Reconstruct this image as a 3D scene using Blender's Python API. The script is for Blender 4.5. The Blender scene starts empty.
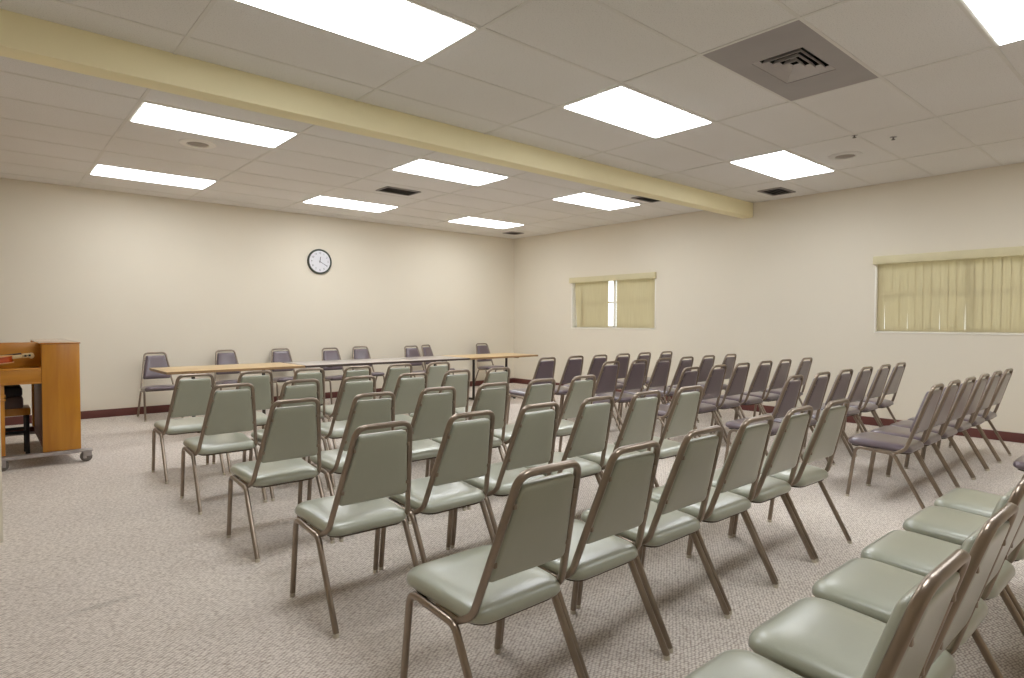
import bpy, bmesh, math, random
from mathutils import Vector, Matrix
random.seed(7)
D = bpy.data
scene = bpy.context.scene
COL = scene.collection
PI = math.pi

# ------------------------------------------------------------------ room measures (metres)
CAM_Z = 1.2418
XR, YB, CE = 8.114, 9.292, 2.883          # right wall, back wall, ceiling height
XL, YF = -2.2, -2.2                         # left wall and the wall behind the camera
BEAM0, BEAM1, BEAMZ = 4.265, 4.43, 2.69
GX = 0.936                                  # ceiling grid phase
TX, TY = 1.2192, 0.6096

# ------------------------------------------------------------------ materials
def srgb(r, g, b):
    f = lambda c: (c / 255 / 12.92) if c / 255 <= 0.04045 else ((c / 255 + 0.055) / 1.055) ** 2.4
    return (f(r), f(g), f(b), 1)

def new_mat(name):
    m = D.materials.new(name); m.use_nodes = True
    nt = m.node_tree
    return m, nt, nt.nodes['Principled BSDF']

def N(nt, kind, **kw):
    n = nt.nodes.new(kind)
    for k, v in kw.items():
        if k in n.inputs: n.inputs[k].default_value = v
        else: setattr(n, k, v)
    return n

def obj_coords(nt, scale=(1, 1, 1), rot=(0, 0, 0)):
    t = N(nt, 'ShaderNodeTexCoord'); mp = N(nt, 'ShaderNodeMapping')
    mp.inputs['Scale'].default_value = scale; mp.inputs['Rotation'].default_value = rot
    nt.links.new(t.outputs['Object'], mp.inputs['Vector'])
    return mp.outputs['Vector']

def ramp(nt, fac, stops):
    r = N(nt, 'ShaderNodeValToRGB')
    e = r.color_ramp.elements
    while len(e) < len(stops): e.new(0.5)
    for el, (p, c) in zip(e, stops): el.position = p; el.color = c
    nt.links.new(fac, r.inputs['Fac'])
    return r.outputs['Color']

def simple(name, col, rough=0.6, metal=0.0, var=0.06, vscale=6, bump=0.0, bscale=200, spec=None, coat=0.0):
    m, nt, b = new_mat(name)
    v = obj_coords(nt)
    n = N(nt, 'ShaderNodeTexNoise', Scale=vscale, Detail=4.0)
    nt.links.new(v, n.inputs['Vector'])
    lo = tuple(c * (1 - var) for c in col[:3]) + (1,); hi = tuple(min(1, c * (1 + var)) for c in col[:3]) + (1,)
    nt.links.new(ramp(nt, n.outputs['Fac'], [(0.3, lo), (0.7, hi)]), b.inputs['Base Color'])
    b.inputs['Roughness'].default_value = rough; b.inputs['Metallic'].default_value = metal
    if spec is not None: b.inputs['Specular IOR Level'].default_value = spec
    if coat: b.inputs['Coat Weight'].default_value = coat; b.inputs['Coat Roughness'].default_value = 0.28
    if bump:
        n2 = N(nt, 'ShaderNodeTexNoise', Scale=bscale, Detail=3.0)
        nt.links.new(v, n2.inputs['Vector'])
        bp = N(nt, 'ShaderNodeBump', Strength=bump, Distance=0.002)
        nt.links.new(n2.outputs['Fac'], bp.inputs['Height']); nt.links.new(bp.outputs['Normal'], b.inputs['Normal'])
    return m

def wood(name, dark, light, rough=0.35, axis=2, scale=3.0, coat=0.3):
    m, nt, b = new_mat(name)
    s = [scale * 6] * 3; s[axis] = scale * 0.7
    v = obj_coords(nt, tuple(s))
    n = N(nt, 'ShaderNodeTexNoise', Scale=1.0, Detail=6.0, Distortion=0.6)
    nt.links.new(v, n.inputs['Vector'])
    nt.links.new(ramp(nt, n.outputs['Fac'], [(0.3, dark), (0.7, light)]), b.inputs['Base Color'])
    b.inputs['Roughness'].default_value = rough
    b.inputs['Coat Weight'].default_value = coat; b.inputs['Coat Roughness'].default_value = 0.2
    return m

def carpet_mat():
    m, nt, b = new_mat('carpet')
    v = obj_coords(nt, (1, 1, 1), (0, 0, math.radians(8)))
    vs = obj_coords(nt, (50, 112, 1), (0, 0, math.radians(-57)))
    vo = N(nt, 'ShaderNodeTexVoronoi', Scale=1.0, Randomness=0.38); nt.links.new(vs, vo.inputs['Vector'])
    n1 = N(nt, 'ShaderNodeTexNoise', Scale=240.0, Detail=3.0); nt.links.new(v, n1.inputs['Vector'])
    n2 = N(nt, 'ShaderNodeTexNoise', Scale=0.9, Detail=5.0); nt.links.new(v, n2.inputs['Vector'])
    mx = N(nt, 'ShaderNodeMath', operation='MULTIPLY_ADD')
    nt.links.new(n1.outputs['Fac'], mx.inputs[0]); mx.inputs[1].default_value = 0.35; nt.links.new(vo.outputs['Distance'], mx.inputs[2])
    c1 = ramp(nt, mx.outputs[0], [(0.15, srgb(244, 236, 228)), (0.5, srgb(234, 225, 216)), (0.85, srgb(179, 165, 154))])
    c2 = ramp(nt, n2.outputs['Fac'], [(0.3, (0.90, 0.89, 0.88, 1)), (0.7, (1.0, 1.0, 0.98, 1))])
    mul = N(nt, 'ShaderNodeMix', data_type='RGBA', blend_type='MULTIPLY'); mul.inputs[0].default_value = 1
    nt.links.new(c1, mul.inputs[6]); nt.links.new(c2, mul.inputs[7])
    # a soft darker streak in the carpet colour in the open corner
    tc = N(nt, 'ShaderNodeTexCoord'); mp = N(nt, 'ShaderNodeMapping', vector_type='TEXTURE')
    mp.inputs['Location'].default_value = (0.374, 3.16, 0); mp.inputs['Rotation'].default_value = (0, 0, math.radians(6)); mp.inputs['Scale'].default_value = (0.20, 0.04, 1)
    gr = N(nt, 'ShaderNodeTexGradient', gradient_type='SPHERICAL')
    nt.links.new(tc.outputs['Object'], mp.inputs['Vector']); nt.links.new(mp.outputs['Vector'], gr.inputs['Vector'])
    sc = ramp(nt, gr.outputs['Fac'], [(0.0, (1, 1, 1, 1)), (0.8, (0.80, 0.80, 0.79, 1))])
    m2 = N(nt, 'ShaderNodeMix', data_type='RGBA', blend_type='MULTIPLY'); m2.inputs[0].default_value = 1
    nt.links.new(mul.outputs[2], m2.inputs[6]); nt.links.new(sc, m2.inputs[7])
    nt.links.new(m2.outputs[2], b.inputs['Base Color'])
    b.inputs['Roughness'].default_value = 0.95; b.inputs['Specular IOR Level'].default_value = 0.1
    bp = N(nt, 'ShaderNodeBump', Strength=0.8, Distance=0.005, invert=True)
    nt.links.new(mx.outputs[0], bp.inputs['Height']); nt.links.new(bp.outputs['Normal'], b.inputs['Normal'])
    return m

def tile_mat():
    m, nt, b = new_mat('ceiling_tile')
    v = obj_coords(nt)
    n1 = N(nt, 'ShaderNodeTexNoise', Scale=140.0, Detail=3.0); nt.links.new(v, n1.inputs['Vector'])
    n2 = N(nt, 'ShaderNodeTexNoise', Scale=0.8, Detail=3.0); nt.links.new(v, n2.inputs['Vector'])
    c1 = ramp(nt, n1.outputs['Fac'], [(0.28, srgb(206, 204, 200)), (0.42, srgb(232, 230, 227)), (0.7, srgb(235, 233, 230))])
    c2 = ramp(nt, n2.outputs['Fac'], [(0.3, (0.95, 0.94, 0.92, 1)), (0.7, (1, 1, 1, 1))])
    mul = N(nt, 'ShaderNodeMix', data_type='RGBA', blend_type='MULTIPLY'); mul.inputs[0].default_value = 1
    nt.links.new(c1, mul.inputs[6]); nt.links.new(c2, mul.inputs[7])
    nt.links.new(mul.outputs[2], b.inputs['Base Color'])
    b.inputs['Roughness'].default_value = 0.9
    return m

def emit_mat(name, col, strength):
    m, nt, b = new_mat(name)
    v = obj_coords(nt)
    # prismatic lens: fine random mottling in its emission colour
    ch = N(nt, 'ShaderNodeTexNoise', Scale=30.0, Detail=2.0); nt.links.new(v, ch.inputs['Vector'])
    c = ramp(nt, ch.outputs['Fac'], [(0.3, tuple(x * 0.95 for x in col[:3]) + (1,)), (0.7, col)])
    b.inputs['Base Color'].default_value = (0.8, 0.8, 0.8, 1)
    nt.links.new(c, b.inputs['Emission Color']); b.inputs['Emission Strength'].default_value = strength
    return m

def vane_mat():
    m, nt, b = new_mat('blind_vane')
    out = nt.nodes['Material Output']
    v = obj_coords(nt, (60, 60, 3))
    n = N(nt, 'ShaderNodeTexNoise', Scale=1.0, Detail=3.0); nt.links.new(v, n.inputs['Vector'])
    c = ramp(nt, n.outputs['Fac'], [(0.3, srgb(218, 207, 174)), (0.7, srgb(225, 215, 183))])
    nt.links.new(c, b.inputs['Base Color']); b.inputs['Roughness'].default_value = 0.7
    tr = N(nt, 'ShaderNodeBsdfTranslucent'); nt.links.new(c, tr.inputs['Color'])
    mx = N(nt, 'ShaderNodeMixShader'); mx.inputs[0].default_value = 0.1
    nt.links.new(b.outputs[0], mx.inputs[1]); nt.links.new(tr.outputs[0], mx.inputs[2]); nt.links.new(mx.outputs[0], out.inputs['Surface'])
    return m

def glass_mat():
    m, nt, b = new_mat('window_glass')
    out = nt.nodes['Material Output']
    t = N(nt, 'ShaderNodeBsdfTransparent'); t.inputs['Color'].default_value = (0.93, 0.95, 0.95, 1)
    g = N(nt, 'ShaderNodeBsdfGlossy', Roughness=0.02)
    f = N(nt, 'ShaderNodeFresnel', IOR=1.45)
    mx = N(nt, 'ShaderNodeMixShader')
    nt.links.new(f.outputs[0], mx.inputs[0]); nt.links.new(t.outputs[0], mx.inputs[1]); nt.links.new(g.outputs[0], mx.inputs[2])
    nt.links.new(mx.outputs[0], out.inputs['Surface'])
    return m

LIGHT_STRENGTH = 12.2
M = dict(
    wall=simple('wall_paint', srgb(229, 221, 204), 0.8, var=0.012, vscale=1.2, bump=0.15, bscale=120),
    beam=simple('beam_paint', srgb(249, 239, 198), 0.75, var=0.02, vscale=1.2),
    carpet=carpet_mat(), tile=tile_mat(),
    tbar=simple('grid_bar', srgb(224, 221, 215), 0.8, var=0.03),
    base=simple('rubber_base', srgb(104, 58, 52), 0.45, var=0.08, vscale=3),
    lens=emit_mat('light_lens', (0.93, 0.965, 1.0, 1), LIGHT_STRENGTH),
    white=simple('white_enamel', srgb(232, 230, 222), 0.45, var=0.02),
    diff=simple('diffuser_metal', srgb(158, 152, 150), 0.5, var=0.05, vscale=3),
    slat=simple('louver_metal', srgb(206, 200, 198), 0.45, var=0.04),
    dark=simple('dark_cavity', srgb(22, 21, 21), 0.9, var=0.1),
    grille=simple('grille_grey', srgb(112, 106, 100), 0.5, var=0.05),
    speaker=simple('speaker_grille', srgb(150, 140, 130), 0.6, var=0.08, vscale=60),
    ring=simple('ring_paint', srgb(240, 236, 228), 0.5, var=0.02),
    green=simple('green_vinyl', srgb(160, 162, 144), 0.34, coat=0.9, var=0.05, vscale=4, bump=0.12, bscale=320, spec=0.55),
    mauve=simple('mauve_vinyl', srgb(97, 82, 90), 0.36, coat=0.9, var=0.06, vscale=4, bump=0.15, bscale=320, spec=0.6),
    frame=simple('bronze_tube', srgb(150, 136, 122), 0.29, metal=0.85, var=0.08, vscale=9),
    pan=simple('seat_board', srgb(92, 82, 70), 0.8, var=0.1),
    glide=simple('foot_glide', srgb(206, 198, 182), 0.3, metal=0.3, var=0.04),
    black=simple('black_rubber', srgb(28, 26, 26), 0.5, var=0.1),
    tan=wood('tan_laminate', srgb(196, 164, 116), srgb(218, 188, 140), 0.35, axis=0, scale=2, coat=0.1),
    gtop=simple('grey_laminate', srgb(198, 188, 184), 0.13, coat=0.6, var=0.05, vscale=8),
    edge=simple('dark_edge', srgb(70, 58, 52), 0.5, var=0.08),
    tedge=simple('tan_edge', srgb(150, 120, 84), 0.5, var=0.08),
    leg=simple('table_leg_paint', srgb(58, 50, 44), 0.45, metal=0.2, var=0.08),
    oak=wood('piano_oak', srgb(172, 108, 20), srgb(196, 134, 32), 0.38, axis=2, scale=2.2),
    oakx=wood('piano_oak_rail', srgb(178, 114, 24), srgb(204, 142, 40), 0.38, axis=0, scale=2.2),
    lid=wood('piano_lid_gloss', srgb(164, 98, 26), srgb(190, 122, 42), 0.12, axis=1, scale=2.2, coat=1.0),
    mahog=wood('dark_mahogany', srgb(70, 26, 14), srgb(112, 48, 24), 0.5, axis=2, scale=2.5, coat=0.0),
    steel=simple('caster_steel', srgb(178, 172, 172), 0.3, metal=0.8, var=0.1, vscale=20),
    violin=wood('violin_varnish', srgb(150, 52, 14), srgb(186, 76, 24), 0.22, axis=0, scale=8, coat=0.6),
    spruce=wood('violin_edge', srgb(206, 150, 92), srgb(226, 176, 118), 0.3, axis=0, scale=8),
    cream=simple('cream_maple', srgb(228, 206, 160), 0.35, var=0.05),
    cushion=simple('stool_cushion', srgb(98, 84, 84), 0.7, var=0.08),
    cpad=simple('stool_pad', srgb(30, 28, 36), 0.6, var=0.08),
    vane=vane_mat(), glass=glass_mat(),
    valance=simple('blind_valance', srgb(214, 204, 166), 0.5, var=0.03),
    trim=simple('window_trim', srgb(244, 240, 228), 0.45, var=0.02),
    clockrim=simple('clock_rim', srgb(62, 68, 58), 0.35, var=0.05),
    clockface=simple('clock_face', srgb(226, 226, 232), 0.4, var=0.01),
    ink=simple('clock_ink', srgb(60, 58, 66), 0.6, var=0.05),
)

# ------------------------------------------------------------------ mesh helpers
def finish(bm, smooth_angle=35):
    bmesh.ops.recalc_face_normals(bm, faces=bm.faces[:])
    lim = math.radians(smooth_angle)
    for f in bm.faces: f.smooth = True
    for e in bm.edges:
        if len(e.link_faces) != 2 or e.calc_face_angle(0) > lim: e.smooth = False

def obj(name, bm, mats, parent=None, loc=(0, 0, 0), ang=35):
    finish(bm, ang)
    me = D.meshes.new(name); bm.to_mesh(me); bm.free()
    for m in (mats if isinstance(mats, (list, tuple)) else [mats]): me.materials.append(m)
    o = D.objects.new(name, me); COL.objects.link(o); o.location = loc
    if parent is not None: o.parent = parent
    return o

def empty(name, loc, rz=0):
    o = D.objects.new(name, None); COL.objects.link(o); o.location = loc; o.rotation_euler = (0, 0, rz)
    o.empty_display_size = 0.1
    return o

def tag(o, label=None, cat=None, group=None, kind=None):
    if label: o['label'] = label
    if cat: o['category'] = cat
    if group: o['group'] = group
    if kind: o['kind'] = kind
    return o

def struct(name, bm, mats, parent=None, label=None, ang=35):
    o = obj(name, bm, mats, parent, ang=ang)
    if parent is None: o['kind'] = 'structure'
    if label: o['label'] = label
    return o

def box(bm, x0, x1, y0, y1, z0, z1, bev=0.0, mi=0, seg=2):
    t = bmesh.new()
    vs = [t.verts.new((x, y, z)) for z in (z0, z1) for y in (y0, y1) for x in (x0, x1)]
    for q in ((0, 1, 3, 2), (4, 6, 7, 5), (0, 4, 5, 1), (2, 3, 7, 6), (0, 2, 6, 4), (1, 5, 7, 3)):
        t.faces.new([vs[i] for i in q])
    bmesh.ops.recalc_face_normals(t, faces=t.faces[:])
    if bev: bmesh.ops.bevel(t, geom=t.edges[:], offset=bev, segments=seg, profile=0.5, affect='EDGES')
    merge(bm, t, mi)
    return bm

def merge(bm, t, mi=0, mat=None):
    vm = {}
    for v in t.verts: vm[v] = bm.verts.new(mat @ v.co if mat else v.co)
    for f in t.faces:
        try: nf = bm.faces.new([vm[v] for v in f.verts]); nf.material_index = mi
        except ValueError: pass
    t.free()

def B(*a, **k): return box(bmesh.new(), *a, **k)

def round_path(pts, rad, n=6):
    pts = [Vector(p) for p in pts]; out = [pts[0]]
    for i in range(1, len(pts) - 1):
        a, b, c = pts[i - 1], pts[i], pts[i + 1]
        u, w = (a - b).normalized(), (c - b).normalized()
        r = rad[i - 1] if isinstance(rad, (list, tuple)) else rad
        ang = u.angle(w)
        t = min(r / math.tan(ang / 2), (a - b).length * 0.48, (c - b).length * 0.48)
        p0, p2 = b + u * t, b + w * t
        for k in range(n + 1):
            s = k / n
            out.append(p0 * (1 - s) ** 2 + b * 2 * s * (1 - s) + p2 * s * s)
    out.append(pts[-1]); return out

def tube(bm, pts, r=0.011, sides=10, square=0.0, up=None, mi=0, r2=None):
    """sweep a (rounded-square) profile along pts; r2 = second radius for flattened tubes"""
    pts = [Vector(p) for p in pts]; r2 = r2 or r
    prof = []
    for k in range(sides):
        a = 2 * PI * (k + 0.5) / sides; c, s = math.cos(a), math.sin(a)
        e = 1 - square * 0.6
        prof.append((math.copysign(abs(c) ** e, c) * r, math.copysign(abs(s) ** e, s) * r2))
    t0 = (pts[1] - pts[0]).normalized()
    nrm = Vector(up) if up else (Vector((0, 0, 1)) if abs(t0.z) < 0.9 else Vector((1, 0, 0)))
    rings = []
    for i, p in enumerate(pts):
        t = (pts[min(i + 1, len(pts) - 1)] - pts[max(i - 1, 0)]).normalized()
        nrm = (nrm - t * nrm.dot(t)).normalized(); bi = t.cross(nrm)
        rings.append([bm.verts.new(p + nrm * a + bi * b) for a, b in prof])
    for a, b in zip(rings, rings[1:]):
        for k in range(sides):
            f = bm.faces.new((a[k], a[(k + 1) % sides], b[(k + 1) % sides], b[k])); f.material_index = mi
    bm.faces.new(rings[0][::-1]).material_index = mi; bm.faces.new(rings[-1]).material_index = mi
    return bm

def cyl(bm, p0, p1, r, sides=20, mi=0): return tube(bm, [p0, p1], r, sides, mi=mi)

def lathe(bm, prof, n=32, center=(0, 0, 0), axis='z', mi=0):
    """prof: (radius, height) pairs, closed at the ends when radius is 0"""
    c = Vector(center); rings = []
    def pt(r, h, a):
        x, y = r * math.cos(a), r * math.sin(a)
        return c + (Vector((x, y, h)) if axis == 'z' else Vector((x, -h, y)))
    for r, h in prof:
        rings.append([bm.verts.new(pt(0, h, 0))] if r < 1e-6 else [bm.verts.new(pt(r, h, 2 * PI * k / n)) for k in range(n)])
    for a, b in zip(rings, rings[1:]):
        for k in range(n):
            k2 = (k + 1) % n
            if len(a) == 1 and len(b) == 1: break
            if len(a) == 1: f = bm.faces.new((a[0], b[k], b[k2]))
            elif len(b) == 1: f = bm.faces.new((a[k], a[k2], b[0]))
            else: f = bm.faces.new((a[k], a[k2], b[k2], b[k]))
            f.material_index = mi
    return bm

def outline(corners, radii, n=7):
    """rounded polygon outline in 2D"""
    pts = [Vector((x, y, 0)) for x, y in corners]; out = []
    for i, b in enumerate(pts):
        a, c = pts[i - 1], pts[(i + 1) % len(pts)]
        u, w = (a - b).normalized(), (c - b).normalized(); ang = u.angle(w)
        t = min(radii[i] / math.tan(ang / 2), (a - b).length * 0.47, (c - b).length * 0.47)
        p0, p2 = b + u * t, b + w * t
        for k in range(n + 1):
            s = k / n; out.append((p0 * (1 - s) ** 2 + b * 2 * s * (1 - s) + p2 * s * s).to_2d())
    return out

def pillow(bm, corners, radii, layers, frame, n=7, sub=0):
    """stack inset copies of a rounded outline: layers = [(inset, height)], frame(u, v, h) -> point"""
    base = outline(corners, radii, n)
    cx = sum(p.x for p in base) / len(base); cy = sum(p.y for p in base) / len(base)
    hx = max(abs(p.x - cx) for p in base); hy = max(abs(p.y - cy) for p in base)
    rings = []
    for ins, h in layers:
        rings.append([bm.verts.new(frame(cx + (p.x - cx) * (1 - ins / hx), cy + (p.y - cy) * (1 - ins / hy), h)) for p in base])
    L = len(base)
    for a, b in zip(rings, rings[1:]):
        for k in range(L): bm.faces.new((a[k], a[(k + 1) % L], b[(k + 1) % L], b[k]))
    bm.faces.new(rings[0][::-1]); bm.faces.new(rings[-1])
    return bm

def copy_tree(o, parent=None):
    c = o.copy(); COL.objects.link(c)
    if parent is not None: c.parent = parent
    for ch in list(o.children): copy_tree(ch, c)
    return c

# ------------------------------------------------------------------ the room
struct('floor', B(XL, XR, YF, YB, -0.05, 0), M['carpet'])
W = 0.14
struct('wall_back', B(XL - W, XR + W, YB, YB + W, -0.05, CE + 0.3), M['wall'])
struct('wall_left', B(XL - W, XL, YF, YB, -0.05, CE + 0.3), M['wall'])
struct('wall_front', B(XL - W, XR + W, YF - W, YF, -0.05, CE + 0.3), M['wall'])
WIN = [(5.885, 7.69, 1.13, 1.985), (0.88, 2.70, 1.13, 1.985)]      # y0, y1, z0, z1 of the two openings
bm = bmesh.new()
ycuts = [YF, 0.88, 2.70, 5.885, 7.69, YB]
for a, b in zip(ycuts, ycuts[1:]):
    hole = [w for w in WIN if abs(w[0] - a) < 1e-6]
    if hole:
        box(bm, XR, XR + W, a, b, -0.05, hole[0][2]); box(bm, XR, XR + W, a, b, hole[0][3], CE + 0.3)
    else: box(bm, XR, XR + W, a, b, -0.05, CE + 0.3)
bmesh.ops.remove_doubles(bm, verts=bm.verts[:], dist=1e-5)
seen = {}
for f in bm.faces[:]:                                     # drop the inner faces where boxes meet
    seen.setdefault(tuple(sorted(v.index for v in f.verts)), []).append(f)
bm.verts.index_update(); seen = {}
for f in bm.faces: seen.setdefault(tuple(sorted(v.index for v in f.verts)), []).append(f)
bmesh.ops.delete(bm, geom=[f for fs in seen.values() if len(fs) > 1 for f in fs], context='FACES_ONLY')
struct('wall_right', bm, M['wall'])
# short wall end under the beam at the left edge of the photograph
struct('wall_stub', B(-0.62, 0.078, BEAM1, BEAM1 + 0.16, 0, CE), M['wall'])
struct('trim_1', B(XL, XR, BEAM0, BEAM1, BEAMZ, CE + 0.05, bev=0.008), M['beam'], label='cream boxed beam crossing the ceiling')

def baseboard(name, x0, x1, y0, y1):
    bm = B(x0, x1, y0, y1, 0, 0.1, bev=0.003)
    struct(name, bm, M['base'])
baseboard('baseboard_back', XL, XR, YB - 0.008, YB)
baseboard('baseboard_right', XR - 0.008, XR, YF, YB - 0.008)
baseboard('baseboard_left', XL, XL + 0.008, YF, YB - 0.008)

# ceiling: lay-in tiles and the grid they sit on; light and diffuser cells stay open for their fixtures
LIGHTS = [(1, 3.05), (3, 3.05), (5, 3.05), (3, 0.612), (1, 0.612), (5, 0.612), (1, 5.625), (3, 5.625), (5, 5.625), (1, 8.063), (3, 8.063), (5, 8.063)]
def cell_x(i): return GX + (i - 1) * TX                    # left edge of column i
OPEN = {(i, round(y, 2)) for i, y in LIGHTS} | {(3, round(1.831, 2))}
bm = bmesh.new()
zt, zb = CE + 0.003, CE
for (ya, yb, ph) in ((YF, BEAM0, 2.745), (BEAM1, YB, 5.32)):
    ks = range(-10, 12)
    for k in ks:
        y0, y1 = ph + k * TY, ph + (k + 1) * TY
        cy = round((y0 + y1) / 2, 2)
        y0c, y1c = max(y0, ya), min(y1, yb)
        if y1c - y0c < 0.005: continue
        for i in range(-3, 9):
            x0, x1 = cell_x(i), cell_x(i + 1)
            x0c, x1c = max(x0, XL), min(x1, XR)
            if x1c - x0c < 0.005: continue
            if any(o[0] == i and abs(o[1] - cy) < 0.05 for o in OPEN): continue
            vs = [bm.verts.new(p) for p in ((x0c, y0c, zt), (x0c, y1c, zt), (x1c, y1c, zt), (x1c, y0c, zt))]
            bm.faces.new(vs)
        if ya < y0 < yb: box(bm, XL, XR, y0 - 0.0105, y0 + 0.0105, zb, zt + 0.004, mi=1)
    for i in range(-3, 9):
        x0 = cell_x(i)
        if XL < x0 < XR: box(bm, x0 - 0.0115, x0 + 0.0115, ya, yb, zb - 0.001, zt + 0.004, mi=1)
struct('ceiling', bm, [M['tile'], M['tbar']])
struct('trim_2', B(XL - W, XR + W, YF - W, YB + W, CE + 0.3, CE + 0.34), M['dark'], label='slab above the hung ceiling')

# recessed fluorescent lights
def light_bms():
    w, d = TX / 2 - 0.012, TY / 2 - 0.011
    fr = bmesh.new()
    for (a, b, c, e) in ((-w, w, -d, -d + 0.02), (-w, w, d - 0.02, d), (-w, -w + 0.02, -d + 0.02, d - 0.02), (w - 0.02, w, -d + 0.02, d - 0.02)):
        box(fr, a, b, c, e, -0.004, 0.05)
    box(fr, -w, w, -d, d, 0.05, 0.12)
    le = B(-w + 0.02, w - 0.02, -d + 0.02, d - 0.02, -0.009, 0.012)
    return fr, le
proto = None
WHERE = {(1, 3.05): 'largest, cut off by the top edge of the photo',
         (3, 3.05): 'in front of the beam, left of the large air diffuser',
         (5, 3.05): 'in front of the beam, nearest the right wall',
         (3, 0.612): 'cut off by the top right corner of the photo',
         (1, 0.612): 'in the ceiling behind the camera on the left',
         (5, 0.612): 'in the ceiling beyond the right edge of the photo',
         (1, 5.625): 'behind the beam beside the round speaker, farthest left',
         (3, 5.625): 'behind the beam, middle one of the row next to it',
         (5, 5.625): 'behind the beam at its right end, beside a grille',
         (1, 8.063): 'along the back wall, above the piano end',
         (3, 8.063): 'along the back wall, above the clock',
         (5, 8.063): 'along the back wall, nearest the room corner'}
for (i, y) in LIGHTS:
    x = cell_x(i) + TX / 2
    if proto is None:
        t = empty('ceiling_light', (x, y, CE)); fr, le = light_bms()
        obj('frame', fr, M['white'], t); obj('diffuser', le, M['lens'], t); proto = t
    else:
        t = copy_tree(proto); t.location = (x, y, CE)
    tag(t, 'lit white fluorescent ceiling panel ' + WHERE[(i, y)], 'ceiling light', 'fluorescent panels in the ceiling')

# big square-core air diffuser filling one tile
dx, dy = cell_x(3) + TX / 2, 1.831
t = tag(empty('air_diffuser', (dx, dy, CE)), 'large grey ceiling air diffuser panel with stepped louvers in its middle', 'air vent')
w, d, cw, cd = TX / 2 - 0.010, TY / 2 - 0.010, 0.245, 0.160
bm = bmesh.new()
for (a, b, c, e) in ((-w, w, -d, -cd), (-w, w, cd, d), (-w, -cw, -cd, cd), (cw, w, -cd, cd)): box(bm, a, b, c, e, 0.0, 0.012)
obj('panel', bm, M['diff'], t)
bm = B(-cw - 0.02, cw + 0.02, -cd - 0.02, cd + 0.02, 0.13, 0.15)
for (a, b, c, e) in ((-cw - .02, cw + .02, -cd - .02, -cd), (-cw - .02, cw + .02, cd, cd + .02), (-cw - .02, -cw, -cd, cd), (cw, cw + .02, -cd, cd)): box(bm, a, b, c, e, 0.012, 0.13)
obj('plenum', bm, M['dark'], t)
for k in range(4):                                         # nested sloping louver rings
    bm = bmesh.new(); s = 1 - k * 0.245
    prof = [(s * cw, s * cd, 0.004), ((s - 0.10) * cw, (s - 0.10) * cd, 0.030), ((s - 0.07) * cw, (s - 0.07) * cd, 0.033), ((s + 0.0) * cw, (s + 0.0) * cd, 0.010)]
    rings = [[bm.verts.new((sx * a, sy * b, z)) for sx, sy in ((-1, -1), (1, -1), (1, 1), (-1, 1))] for a, b, z in prof]
    for ra, rb in zip(rings, rings[1:] + rings[:1]):
        for q in range(4): bm.faces.new((ra[q], ra[(q + 1) % 4], rb[(q + 1) % 4], rb[q]))
    if k == 3:
        a, b = 0.10 * cw, 0.10 * cd; box(bm, -a, a, -b, b, 0.044, 0.048)
    obj('louver', bm, M['slat'], t)

# small ceiling grilles
def grille(x, y, hx, hy, label, nslat=5):
    t = tag(empty('ceiling_grille', (x, y, CE)), label, 'air vent', 'small grilles in the ceiling')
    bm = bmesh.new(); f = 0.022
    for (a, b, c, e) in ((-hx, hx, -hy, -hy + f), (-hx, hx, hy - f, hy), (-hx, -hx + f, -hy + f, hy - f), (hx - f, hx, -hy + f, hy - f)):
        box(bm, a, b, c, e, -0.012, 0.0, bev=0.002)
    obj('frame', bm, M['diff'], t)
    obj('backing', B(-hx + f, hx - f, -hy + f, hy - f, -0.004, 0.0), M['dark'], t)
    for k in range(nslat):
        yy = -hy + f + (k + 0.5) * (2 * hy - 2 * f) / nslat; bm = bmesh.new()
        box(bm, -hx + f, hx - f, -0.009, 0.009, -0.001, 0.001)
        bmesh.ops.rotate(bm, verts=bm.verts[:], cent=(0, 0, 0), matrix=Matrix.Rotation(math.radians(35), 3, 'X'))
        bmesh.ops.translate(bm, verts=bm.verts[:], vec=(0, yy, -0.007))
        obj('slat', bm, M['grille'], t)
grille(4.02, 6.83, 0.24, 0.15, 'dark two-way ceiling grille between the lights in front of the clock')
grille(7.58, 3.68, 0.20, 0.15, 'dark ceiling grille beside the right wall in front of the beam')
grille(6.77, 5.02, 0.22, 0.13, 'grey ceiling grille just behind the beam near the right wall')
grille(7.52, 8.64, 0.15, 0.13, 'small grey ceiling grille in the far corner above the walls')

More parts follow.
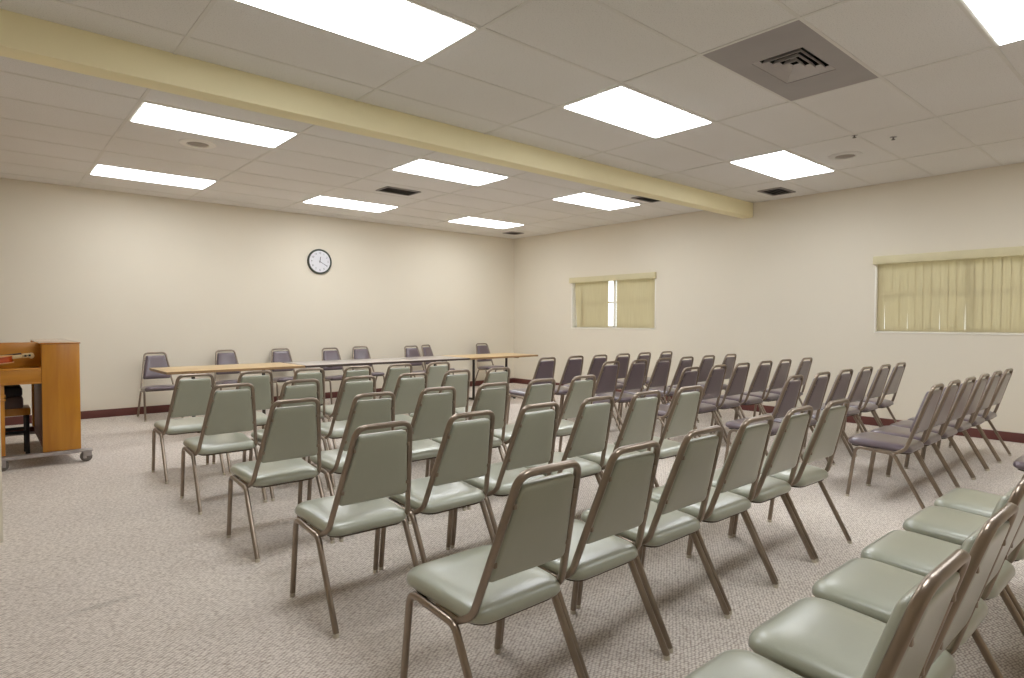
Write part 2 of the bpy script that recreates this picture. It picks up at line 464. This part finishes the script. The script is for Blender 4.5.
def speaker(x, y, label, r=0.15, m='ring'):
    t = tag(empty('ceiling_speaker', (x, y, CE + 0.004)), label, 'speaker')
    bm = bmesh.new(); lathe(bm, [(r, 0), (r, -0.006), (r - 0.012, -0.012), (r * 0.62, -0.012), (r * 0.60, -0.004), (r * 0.6, 0)], 36)
    obj('ring', bm, M[m], t)
    bm = bmesh.new(); lathe(bm, [(0.0, -0.006), (r * 0.3, -0.006), (r * 0.61, -0.004)], 30)
    obj('grille', bm, M['speaker'], t)
speaker(1.56, 6.27, 'round recessed ceiling speaker between two lights behind the beam on the left', 0.155)
speaker(6.48, 2.46, 'round flush ceiling speaker beside the light nearest the right wall', 0.15, 'tile')
for (x, y, lab) in ((5.83, 2.14, 'small dark sprinkler head left of the other, near the right wall speaker'),
                    (6.15, 1.935, 'small dark sprinkler head right of the other, near the right wall speaker')):
    t = tag(empty('sprinkler_head', (x, y, CE + 0.006)), lab, 'sprinkler', 'sprinkler heads')
    bm = bmesh.new(); lathe(bm, [(0.0, 0.0), (0.028, 0), (0.028, -0.006), (0.012, -0.008), (0.0, -0.008)], 16); obj('plate', bm, M['diff'], t)
    bm = bmesh.new(); lathe(bm, [(0.007, -0.008), (0.007, -0.024), (0.016, -0.025), (0.016, -0.028), (0.0, -0.028)], 12); obj('deflector', bm, M['grille'], t)

# ------------------------------------------------------------------ windows and vertical blinds
def window(n, y0, y1, z0, z1, mull):
    t = empty('window_%d' % n, (XR, (y0 + y1) / 2, z0)); t['kind'] = 'structure'
    cy = (y0 + y1) / 2; a, b, h = y0 - cy, y1 - cy, z1 - z0
    bm = bmesh.new()
    for (p, q, r, s) in ((a, a + 0.035, 0, h), (b - 0.035, b, 0, h), (a, b, 0, 0.035), (a, b, h - 0.035, h)): box(bm, 0.085, 0.125, p, q, r, s)
    box(bm, 0.085, 0.125, -0.018, 0.018, 0, h); box(bm, 0.09, 0.12, a, b, mull - 0.012, mull + 0.012)
    obj('window_frame', bm, M['trim'], t)
    obj('pane', B(0.103, 0.107, a + 0.03, b - 0.03, 0.03, h - 0.03), M['glass'], t)
    bm = bmesh.new(); c = 0.016
    for (p, q, r, s) in ((a - c, a + 0.004, -c, h + 0.004), (b - 0.004, b + c, -c, h + 0.004), (a, b, -c, 0.004)): box(bm, -0.008, 0.084, p, q, r, s, bev=0.002)
    obj('casing', bm, M['trim'], t)
window(1, *WIN[0], mull=0.44)
window(2, *WIN[1], mull=0.44)

def blind(y0, y1, z0, z1, spans, leaks, label, lean=()):
    """spans: y ranges that are covered, far end first"""
    t = tag(empty('vertical_blind', (XR, (y0 + y1) / 2, z0)), label, 'blind', 'vertical blinds'); cy = (y0 + y1) / 2; h = z1 - z0
    bm = B(-0.062, -0.001, y0 - 0.025 - cy, y1 + 0.025 - cy, h - 0.055, h + 0.04, bev=0.006)
    obj('valance', bm, M['valance'], t)
    obj('headrail', B(0.015, 0.05, y0 + .005 - cy, y1 - .005 - cy, h - 0.04, h - 0.004), M['white'], t)
    for (a, b) in spans:
        n = max(1, round((b - a) / 0.079)); st = (b - a) / n
        for k in range(n):
            yc = a + (k + 0.5) * st
            hw = 0.044; bm = bmesh.new(); cols = []; leak = any(abs(l - (a + (k + 1) * st)) < st / 2 for l in leaks)
            for q in range(5):
                u = -1 + q / 2
                cols.append([bm.verts.new((0.0008 * (1 - u * u), (u if u < 0.9 or not leak else w_) * hw, z)) for z, w_ in ((0.012, 0.72), (h - 0.045, 0.93))])
            for p, q in zip(cols, cols[1:]): bm.faces.new((p[0], q[0], q[1], p[1]))
            bmesh.ops.solidify(bm, geom=bm.faces[:], thickness=0.0012)
            bmesh.ops.rotate(bm, verts=bm.verts[:], cent=(0, 0, 0), matrix=Matrix.Rotation(math.radians(0.4), 3, 'Z'))
            ln = [v for p, v in lean if a <= p <= b and abs(yc - p) < st]
            if ln: bmesh.ops.rotate(bm, verts=bm.verts[:], cent=(0, 0, h), matrix=Matrix.Rotation(math.radians(ln[0]), 3, 'X'))
            bmesh.ops.translate(bm, verts=bm.verts[:], vec=(0.03 + 0.0016 * (k % 2), yc - cy, 0))
            obj('vane', bm, M['vane'], t)
blind(*WIN[0], [(6.875, 7.65), (5.885, 6.685)], [], 'cream vertical blind parted in the middle, on the far window near the corner', lean=((7.61, -4.0),))
blind(*WIN[1], [(0.88, 2.70)], [2.6, 2.39, 2.1, 1.86, 1.81], 'closed cream vertical blind on the near window cut off by the right edge')

# ------------------------------------------------------------------ wall clock
t = tag(empty('wall_clock', (4.045, YB, 2.168)), 'round wall clock with dark rim and white face on the back wall', 'clock')
bm = bmesh.new(); lathe(bm, [(0.0, 0.0), (0.196, 0.0), (0.198, 0.02), (0.19, 0.036), (0.178, 0.036), (0.168, 0.022), (0.0, 0.022)], 48, axis='y'); obj('rim', bm, M['clockrim'], t)
bm = bmesh.new(); lathe(bm, [(0.17, 0.0225), (0.168, 0.024), (0.0, 0.024)], 48, axis='y'); obj('face', bm, M['clockface'], t)
for k in range(1, 13):
    bm = bmesh.new()
    cu = D.curves.new('num', 'FONT'); cu.body = str(k); cu.size = 0.042; cu.align_x = 'CENTER'; cu.align_y = 'CENTER'
    to = D.objects.new('num', cu); COL.objects.link(to)
    dg = bpy.context.evaluated_depsgraph_get(); me = to.evaluated_get(dg).to_mesh()
    a = PI / 2 - k * PI / 6; tm = bmesh.new(); tm.from_mesh(me)
    merge(bm, tm, 0, Matrix.Translation((0.132 * math.cos(a), -0.0246, 0.132 * math.sin(a))) @ Matrix.Rotation(PI / 2, 4, 'X'))
    to.evaluated_get(dg).to_mesh_clear(); D.objects.remove(to); D.curves.remove(cu)
    obj('numeral', bm, M['ink'], t)
def hand(name, deg, ln, wd, h):
    bm = B(-wd, wd, -h - 0.001, -h, -0.02, ln)
    bmesh.ops.rotate(bm, verts=bm.verts[:], cent=(0, 0, 0), matrix=Matrix.Rotation(math.radians(deg), 3, 'Y'))
    obj(name, bm, M['ink'], t)
hand('hour_hand', 8, 0.075, 0.005, 0.026); hand('minute_hand', 120, 0.125, 0.0035, 0.028)

# ------------------------------------------------------------------ stacking chairs
BT = Vector((0, -0.140, 0.450)).normalized()               # direction up the back
BN = Vector((0, BT.z, -BT.y))                              # forward normal of the back
B0 = Vector((0, -0.117, 0.366))
def on_back(u, v, h): p = B0 + BT * v + BN * h; return Vector((u, p.y, p.z))

def make_chair(kind):
    mb, ms = (M['green'], M['green']) if kind == 'green' else (M['mauve'], M['mauve'])
    t = empty('stacking_chair', (0, 0, 0))
    # seat cushion: rounded trapezoid, domed, slightly lower at the back
    cs = [(-0.186, -0.150), (0.186, -0.150), (0.208, 0.250), (-0.208, 0.250)]
    fr = lambda u, v, h: Vector((u, v, 0.3635 + h + 0.05 * v))
    bm = pillow(bmesh.new(), cs, [0.07, 0.07, 0.075, 0.075],
                [(0.016, 0), (0.006, 0.003), (0.0, 0.011), (0.001, 0.024), (0.006, 0.035), (0.016, 0.043), (0.034, 0.049), (0.07, 0.053), (0.12, 0.055)], fr, n=8)
    seat = obj('seat', bm, ms, t, ang=60)
    bm = pillow(bmesh.new(), cs, [0.07, 0.07, 0.075, 0.075], [(0.02, -0.010), (0.02, 0.001)], fr, n=8)
    obj('seat_board', bm, M['pan'], seat)
    # padded back panel between the tubes
    cb = [(-0.160, 0.128), (0.160, 0.128), (0.1085, 0.435), (-0.1085, 0.435)]
    bm = pillow(bmesh.new(), cb, [0.022, 0.022, 0.018, 0.018],
                [(0.06, -0.0115), (0.02, -0.011), (0.006, -0.0095), (0.0, -0.005), (0, 0.008), (0.003, 0.019), (0.012, 0.028), (0.03, 0.033), (0.06, 0.036)], on_back, n=5)
    obj('backrest', bm, mb, t, ang=60)
    # bent back tube
    top = 0.471
    def bp(s, v): return on_back(s * (0.186 - 0.066 * v / top), v, 0.0)
    pts = [(-0.184, 0.05, 0.362), (-0.186, -0.060, 0.352), bp(-1, 0.02), bp(-1, top), bp(1, top), bp(1, 0.02), (0.186, -0.060, 0.352), (0.184, 0.05, 0.362)]
    bm = bmesh.new(); tube(bm, round_path(pts, [0.03, 0.075, 0.05, 0.05, 0.075, 0.03], 7), 0.0112, 10, 0.45, up=(1, 0, 0), r2=0.0118)
    for s in (-1, 1):                                      # little clips that hold the panel
        for v in (0.19, 0.375):
            c = on_back(s * (0.186 - 0.066 * v / top - 0.011), v, -0.008); box(bm, c.x - 0.006, c.x + 0.006, c.y - 0.006, c.y + 0.004, c.z - 0.008, c.z + 0.008, bev=0.002)
    obj('back_frame', bm, M['frame'], t, ang=50)
    for s in (-1, 1):
        for front in (True, False):
            foot = (s * 0.205, 0.227, 0.012) if front else (s * 0.205, -0.243, 0.012)
            knee = (s * 0.204, 0.180, 0.366) if front else (s * 0.201, -0.058, 0.347)
            mid = (s * 0.203, 0.055 if front else 0.0555, 0.3562)
            bm = bmesh.new(); tube(bm, round_path([foot, knee, mid], 0.05, 7), 0.0116, 10, 0.45, up=(1, 0, 0))
            leg = obj('leg', bm, M['frame'], t, ang=50)
            bm = bmesh.new(); dirv = (Vector(knee) - Vector(foot)).normalized(); f = Vector(foot)
            tube(bm, [f - Vector((0, 0, 0.012)), f - Vector((0, 0, 0.006)), f + dirv * 0.004], 0.0128, 12)
            obj('foot_cap', bm, M['glide'], leg)
    for y in (0.12, -0.03):
        z = 0.3562 + (y - 0.055) * 0.09
        obj('cross_bar', B(-0.205, 0.205, y - 0.014, y + 0.014, z - 0.004, z + 0.004, bev=0.002), M['frame'], t)
    return t

proto_g, proto_m = make_chair('green'), make_chair('mauve')
used = set()
ORD = ['first', 'second', 'third', 'fourth', 'fifth', 'sixth', 'seventh', 'eighth']
def place(kind, x, y, rz, label, group):
    p = proto_g if kind == 'green' else proto_m
    if kind in used: c = copy_tree(p)
    else: c = p; used.add(kind)
    c.location = (x, y, 0); c.rotation_euler = (0, 0, math.radians(rz))
    tag(c, label, 'chair', group)
    return c
LEFT = [  # rows of the left block, nearest first: (x, y, turn) of each chair
    ([(1.245, 1.520, 0.4), (1.684, 1.545, 0.4), (2.146, 1.568, 0), (2.594, 1.578, -0.5), (3.036, 1.590, -0.2), (3.478, 1.582, -1.5)], 'nearest'),
    ([(1.246, 2.480, -1.2), (1.700, 2.490, 0.5), (2.144, 2.500, 0), (2.580, 2.496, 0.6), (3.018, 2.490, 0), (3.474, 2.484, -1)], 'second'),
    ([(1.262, 3.460, 0.5), (1.724, 3.452, 0), (2.178, 3.462, -0.6), (2.625, 3.460, 0), (3.070, 3.455, 0.6), (3.523, 3.458, 0)], 'third'),
    ([(1.252, 4.490, 0), (1.710, 4.494, 0.7), (2.158, 4.488, 0), (2.625, 4.484, -0.5), (3.071, 4.495, 0), (3.520, 4.488, 0.5)], 'fourth'),
    ([(1.256, 5.452, 0.4), (1.714, 5.446, 0), (2.173, 5.450, 0), (2.626, 5.445, 0.5), (3.082, 5.455, -0.5), (3.530, 5.452, 0)], 'farthest')]
RIGHT = [
    ([(4.875, 1.490, 1.2), (5.300, 1.494, 0.6), (5.712, 1.490, 0), (6.150, 1.492, 0.4), (6.588, 1.490, 0), (7.040, 1.494, 0)], 'nearest'),
    ([(4.813, 2.415, 0.6), (5.314, 2.410, 0), (5.796, 2.408, -0.6), (6.291, 2.412, 0), (6.765, 2.408, 0.5), (7.231, 2.412, 0)], 'second'),
    ([(4.943, 3.425, 0), (5.408, 3.420, 0.7), (5.870, 3.424, 0), (6.350, 3.420, -0.6), (6.810, 3.424, 0), (7.346, 3.420, 0)], 'third'),
    ([(4.988, 4.412, 0.5), (5.462, 4.408, 0), (5.922, 4.412, 0), (6.378, 4.410, 0.6), (6.861, 4.412, 0), (7.377, 4.406, 0)], 'fourth'),
    ([(4.965, 5.345, 0), (5.440, 5.340, 0), (5.890, 5.346, 0.6), (6.345, 5.342, 0), (6.805, 5.346, 0), (7.299, 5.340, 0)], 'farthest')]
POSW = ['at the left end', 'second from left', 'third from left', 'third from right', 'second from right', 'at the right end']
for xs, nm in LEFT:
    for k, (x, y, rz) in enumerate(xs):
        place('green', x, y, rz, 'green vinyl stacking chair %s of the %s row in the left block' % (POSW[k], nm), 'green chairs in the left block')
for xs, nm in RIGHT:
    for k, (x, y, rz) in enumerate(xs):
        place('mauve', x, y, rz, 'dark mauve stacking chair %s of the %s row beside the right wall' % (POSW[k], nm), 'mauve chairs beside the right wall')
for k, (x, y) in enumerate([(1.262, 0.556), (1.704, 0.561), (2.148, 0.584), (2.580, 0.594), (3.062, 0.602), (3.510, 0.608)]):
    place('green', x, y, 0, 'green chair seen from above at lower right, %s of that row' % POSW[k], 'green chairs seen from above at lower right')
place('mauve', 4.825, 0.545, 0, 'mauve stacking chair just showing its seat edge at the right photo edge', 'mauve chairs beside the right wall')
WALLCH = [(1.712, 9.05, 0), (2.624, 9.20, 2), (3.385, 9.20, -1), (4.062, 8.95, 1), (4.682, 9.20, -2), (5.503, 8.95, 1), (6.018, 9.16, 24), (7.121, 9.10, -3)]
WL = ['leftmost, past the table end', 'second from left, behind tan table', 'third from left, behind tan table',
      'fourth from left, behind the grey table', 'fifth from left, behind the grey table', 'third from right, behind the grey table',
      'turned slightly, second from right', 'rightmost one, behind the right tan table']
for (x, yb, rz), lab in zip(WALLCH, WL):
    place('mauve', x, yb - 0.257, 180 + rz, 'mauve chair by back wall, ' + lab, 'mauve chairs along the back wall')

# ------------------------------------------------------------------ tables along the back
TZ = 0.70
def table(x0, x1, y0, y1, top, edge, rz, label, inset=0.355):
    cx, cy = (x0 + x1) / 2, (y0 + y1) / 2
    t = tag(empty('folding_table', (cx, cy, 0), math.radians(rz)), label, 'table', 'tables in front of the back wall')
    hx, hy = (x1 - x0) / 2, (y1 - y0) / 2
    tt = obj('tabletop', B(-hx + .003, hx - .003, -hy + .003, hy - .003, TZ - 0.026, TZ, bev=0.003), M[top], t)
    bm = bmesh.new()
    for (a, b, c, e) in ((-hx, hx, -hy, -hy + 0.004), (-hx, hx, hy - 0.004, hy), (-hx, -hx + 0.004, -hy, hy), (hx - 0.004, hx, -hy, hy)): box(bm, a, b, c, e, TZ - 0.028, TZ - 0.002)
    obj('edge_band', bm, M[edge], tt)
    bm = bmesh.new()
    for y in (-hy + 0.2, hy - 0.22): box(bm, -hx + 0.1, hx - 0.1, y, y + 0.02, TZ - 0.045, TZ - 0.026)
    obj('apron', bm, M['leg'], t)
    for s in (-1, 1):
        x = s * (hx - inset); bm = bmesh.new()
        tube(bm, [(x, 0, 0.03), (x, 0, TZ - 0.04)], 0.018, 12, 0.5)
        box(bm, x - 0.02, x + 0.02, -hy + 0.1, hy - 0.1, TZ - 0.045, TZ - 0.026)
        lg = obj('pedestal_leg', bm, M['leg'], t)
        bm = B(x - 0.026, x + 0.026, -hy + 0.15, hy - 0.15, 0.014, 0.044, bev=0.008)
        for y in (-hy + 0.18, hy - 0.18): cyl(bm, (x, y, 0), (x, y, 0.016), 0.02, 14)
        obj('foot', bm, M['leg'], lg)
table(1.452, 2.945, 7.19, 7.96, 'tan', 'tedge', 1.2, 'tan laminate table at the left end of the table line')
table(2.965, 5.425, 7.20, 7.96, 'gtop', 'edge', 0.0, 'long grey table in the middle between the two tan tables')
table(5.445, 6.83, 7.22, 7.98, 'tan', 'tedge', 0.6, 'tan laminate table at the right end of the table line')

# ------------------------------------------------------------------ upright piano seen from its end, on a caster dolly
PX0, PX1, PY0, PY1 = 0.385, 0.652, 6.50, 7.92
t = tag(empty('upright_piano', (PX0, PY0, 0)), 'golden oak upright piano seen from its end at the left edge', 'piano')
def P(name, m, *boxes, parent=None, bev=0.006):
    bm = bmesh.new()
    for b in boxes: box(bm, b[0] - PX0, b[1] - PX0, b[2] - PY0, b[3] - PY0, b[4], b[5], bev=bev)
    return obj(name, bm, M[m], parent or t)
P('end_panel', 'oak', (PX0, PX1, PY0, PY0 + 0.045, 0.115, 1.035))
P('end_panel', 'oak', (PX0, PX1, PY1 - 0.045, PY1, 0.115, 1.035))
P('lower_panel', 'mahog', (PX0 + 0.018, PX0 + 0.036, PY0 + 0.045, PY1 - 0.045, 0.16, 0.70))
P('bottom_board', 'mahog', (PX0 + 0.01, PX1 - 0.01, PY0 + 0.045, PY1 - 0.045, 0.115, 0.16))
P('upper_panel', 'oak', (PX0 + 0.015, PX0 + 0.033, PY0 + 0.045, PY1 - 0.045, 0.83, 1.035))
P('back_panel', 'mahog', (PX1 - 0.03, PX1 - 0.012, PY0 + 0.045, PY1 - 0.045, 0.16, 1.035))
P('lid', 'lid', (PX0 - 0.006, PX1 + 0.008, PY0 - 0.006, PY1 + 0.006, 1.035, 1.047))
kb = P('keybed', 'oakx', (-0.10, PX0 + 0.02, PY0 + 0.012, PY1 - 0.012, 0.705, 0.832))
P('moulding', 'oakx', (-0.10, PX0 - 0.001, PY0 + 0.004, PY0 + 0.012, 0.822, 0.836), (-0.10, PX0 - 0.001, PY0 + 0.004, PY0 + 0.012, 0.703, 0.716), parent=kb, bev=0.003)
P('side_cheek', 'oakx', (-0.10, PX0 + 0.02, PY0 + 0.285, PY0 + 0.325, 0.832, 1.045))
for yy in (PY0 + 0.03, PY1 - 0.10):
    lg = P('leg', 'oak', (0.06, 0.142, yy, yy + 0.07, 0.115, 0.705))
    P('leg_moulding', 'oakx', (0.052, 0.15, yy - 0.006, yy + 0.076, 0.60, 0.618), (0.052, 0.15, yy - 0.006, yy + 0.076, 0.57, 0.588), parent=lg, bev=0.004)
P('toe_block', 'mahog', (0.05, PX0 + 0.02, PY1 - 0.11, PY1 - 0.02, 0.115, 0.16), parent=None)

def dolly(y, label):
    t = tag(empty('piano_dolly', (0.40, y, 0)), label, 'dolly', 'caster dollies under the piano')
    obj('bar', B(-0.31, 0.235, -0.035, 0.035, 0.085, 0.1148, bev=0.004), M['steel'], t)
    for s, x in ((-1, -0.27), (1, 0.275)):
        bm = bmesh.new()
        box(bm, x - 0.06, x + 0.06, -0.05, 0.05, 0.092, 0.106, bev=0.004); box(bm, x + s * 0.02 - 0.03, x + s * 0.02 + 0.03, -0.044, -0.034, 0.05, 0.094, bev=0.004)
        box(bm, x - 0.012, x + 0.012, -0.036, -0.030, 0.03, 0.094); box(bm, x - 0.012, x + 0.012, 0.030, 0.036, 0.03, 0.094)
        cyl(bm, (x, -0.038, 0.04), (x, 0.038, 0.04), 0.007, 10)
        ca = obj('caster_bracket', bm, M['steel'], t)
        bm = bmesh.new()
        for yy in (-0.016, 0.016):
            rings = [(0.0, -0.012), (0.038, -0.012), (0.044, -0.008), (0.044, 0.008), (0.038, 0.012), (0.0, 0.012)]
            lathe(bm, [(r, h) for r, h in rings], 24, center=(x + s * 0.012, yy, 0.044), axis='y')
        obj('wheel', bm, M['grille'], ca)
dolly(6.47 + 0.04, 'steel caster dolly under the near end of the piano')
dolly(PY1 - 0.05, 'steel caster dolly under the far end of the piano')

# violin lying on the key cover at the near end
v = tag(empty('violin', (0.01, 6.655, 0.836)), 'reddish brown violin lying on the piano with its scroll pointing right', 'violin')
half = [(-0.18, 0.0), (-0.178, 0.05), (-0.16, 0.085), (-0.12, 0.102), (-0.08, 0.098), (-0.05, 0.075), (-0.02, 0.057), (0.02, 0.056), (0.05, 0.066), (0.075, 0.08), (0.11, 0.083), (0.145, 0.068), (0.165, 0.04), (0.172, 0.0)]
ol = half + [(x, -y) for x, y in half[-2:0:-1]]
def slab(z0, z1, grow, arch=0.0):
    bm = bmesh.new()
    r = [[bm.verts.new((x * (1 + grow), y * (1 + grow * 2), z)) for x, y in ol] for z in (z0, z1)]
    L = len(ol)
    for k in range(L): bm.faces.new((r[0][k], r[0][(k + 1) % L], r[1][(k + 1) % L], r[1][k]))
    for ring, sg, z in ((r[0], -1, z0), (r[1], 1, z1)):
        inner = [bm.verts.new((x * 0.55, y * 0.45, z + sg * arch)) for x, y in ol]
        for k in range(L):
            bm.faces.new((ring[k], ring[(k + 1) % L], inner[(k + 1) % L], inner[k]))
        bm.faces.new(inner)
    return bm
body = empty('tmp', (0, 0, 0)); D.objects.remove(body)
tilt = Matrix.Rotation(math.radians(-6), 4, 'Y') @ Matrix.Diagonal((1.16, 1.0, 1.35, 1))
def V(name, bm, m, parent=None):
    bmesh.ops.transform(bm, matrix=Matrix.Translation((0, 0, 0.022)) @ tilt, verts=bm.verts[:])
    return obj(name, bm, M[m], parent or v)
V('ribs', slab(0.008, 0.044, 0.0), 'violin')
V('back_plate', slab(0.002, 0.008, 0.025), 'spruce')
V('top_plate', slab(0.044, 0.050, 0.025, 0.006), 'spruce')
bm = bmesh.new(); box(bm, 0.165, 0.224, -0.012, 0.012, 0.024, 0.046, bev=0.006); V('neck', bm, 'cream')
bm = bmesh.new(); box(bm, 0.02, 0.224, -0.012, 0.012, 0.0485, 0.056, bev=0.003); fb = V('fingerboard', bm, 'black')
bm = bmesh.new(); box(bm, 0.224, 0.272, -0.011, 0.011, 0.022, 0.05, bev=0.005); lathe(bm, [(0, -0.014), (0.018, -0.012), (0.019, 0), (0.018, 0.012), (0, 0.014)], 18, center=(0.278, 0, 0.032), axis='y'); V('scroll', bm, 'cream')
for k, (x, s) in enumerate(((0.232, 1), (0.244, -1), (0.256, 1), (0.268, -1))):
    bm = bmesh.new(); cyl(bm, (x, -0.016 * s, 0.036), (x, 0.03 * s, 0.036), 0.003, 8); box(bm, x - 0.007, x + 0.007, min(0.028 * s, 0.042 * s), max(0.028 * s, 0.042 * s), 0.03, 0.042, bev=0.002); V('peg', bm, 'black')
bm = bmesh.new(); box(bm, -0.025, -0.019, -0.022, 0.022, 0.055, 0.082, bev=0.002); V('bridge', bm, 'cream')
bm = bmesh.new(); box(bm, -0.15, -0.06, -0.02, 0.02, 0.056, 0.066, bev=0.004); V('tailpiece', bm, 'black')
bm = bmesh.new(); lathe(bm, [(0, 0.075), (0.04, 0.074), (0.05, 0.068), (0.045, 0.060), (0, 0.058)], 20, center=(-0.14, 0.05, 0)); V('chin_rest', bm, 'black')

# padded stool half hidden behind the keyboard
t = tag(empty('piano_stool', (0.16, 7.22, 0)), 'wooden stool with dark legs and dark cushions seen through the gap under the piano', 'stool')
obj('seat', B(-0.20, 0.175, -0.15, 0.15, 0.375, 0.44, bev=0.008), M['oak'], t)
obj('cushion', B(-0.20, 0.125, -0.15, 0.15, 0.44, 0.545, bev=0.02), M['cushion'], t)
obj('cushion', B(-0.20, 0.120, -0.14, 0.14, 0.545, 0.635, bev=0.02), M['cpad'], t)
for sx in (-0.18, 0.15):
    for sy in (-0.13, 0.13):
        bm = bmesh.new(); tube(bm, [(sx, sy, 0.0), (sx, sy, 0.38)], 0.017, 12, 0.5); obj('leg', bm, M['cpad'], t)
for sy in (-0.13, 0.13): obj('stretcher', B(-0.18, 0.15, sy - 0.01, sy + 0.01, 0.21, 0.235, bev=0.003), M['cpad'], t)

# ------------------------------------------------------------------ daylight, camera, colour management
w = D.worlds.new('daylight'); scene.world = w; w.use_nodes = True
bg = w.node_tree.nodes['Background']; bg.inputs['Color'].default_value = (0.96, 0.98, 1.0, 1); bg.inputs['Strength'].default_value = 2.2

F_PX, YAW, PIT, ROL = 613.267, 0.7145, -0.0290, 0.0031
Fv = Vector((math.sin(YAW) * math.cos(PIT), math.cos(YAW) * math.cos(PIT), math.sin(PIT)))
Rv = Vector((math.cos(YAW), -math.sin(YAW), 0)); Uv = Rv.cross(Fv)
R2 = Rv * math.cos(ROL) + Uv * math.sin(ROL); U2 = -Rv * math.sin(ROL) + Uv * math.cos(ROL)
cd = D.cameras.new('camera'); cam = D.objects.new('camera', cd); COL.objects.link(cam)
cam.matrix_world = Matrix(((R2.x, U2.x, -Fv.x, 0), (R2.y, U2.y, -Fv.y, 0), (R2.z, U2.z, -Fv.z, CAM_Z), (0, 0, 0, 1)))
cd.sensor_fit = 'HORIZONTAL'; cd.sensor_width = 36; cd.lens = F_PX / 1024 * 36; cd.clip_start = 0.05
scene.camera = cam
vs = scene.view_settings
vs.view_transform = 'Standard'; vs.look = 'None'; vs.gamma = 1; vs.use_curve_mapping = False
vs.exposure = 0.0
scene.cycles.max_bounces = 10; scene.cycles.diffuse_bounces = 6; scene.cycles.sample_clamp_indirect = 6
scene.cycles.use_denoising = True
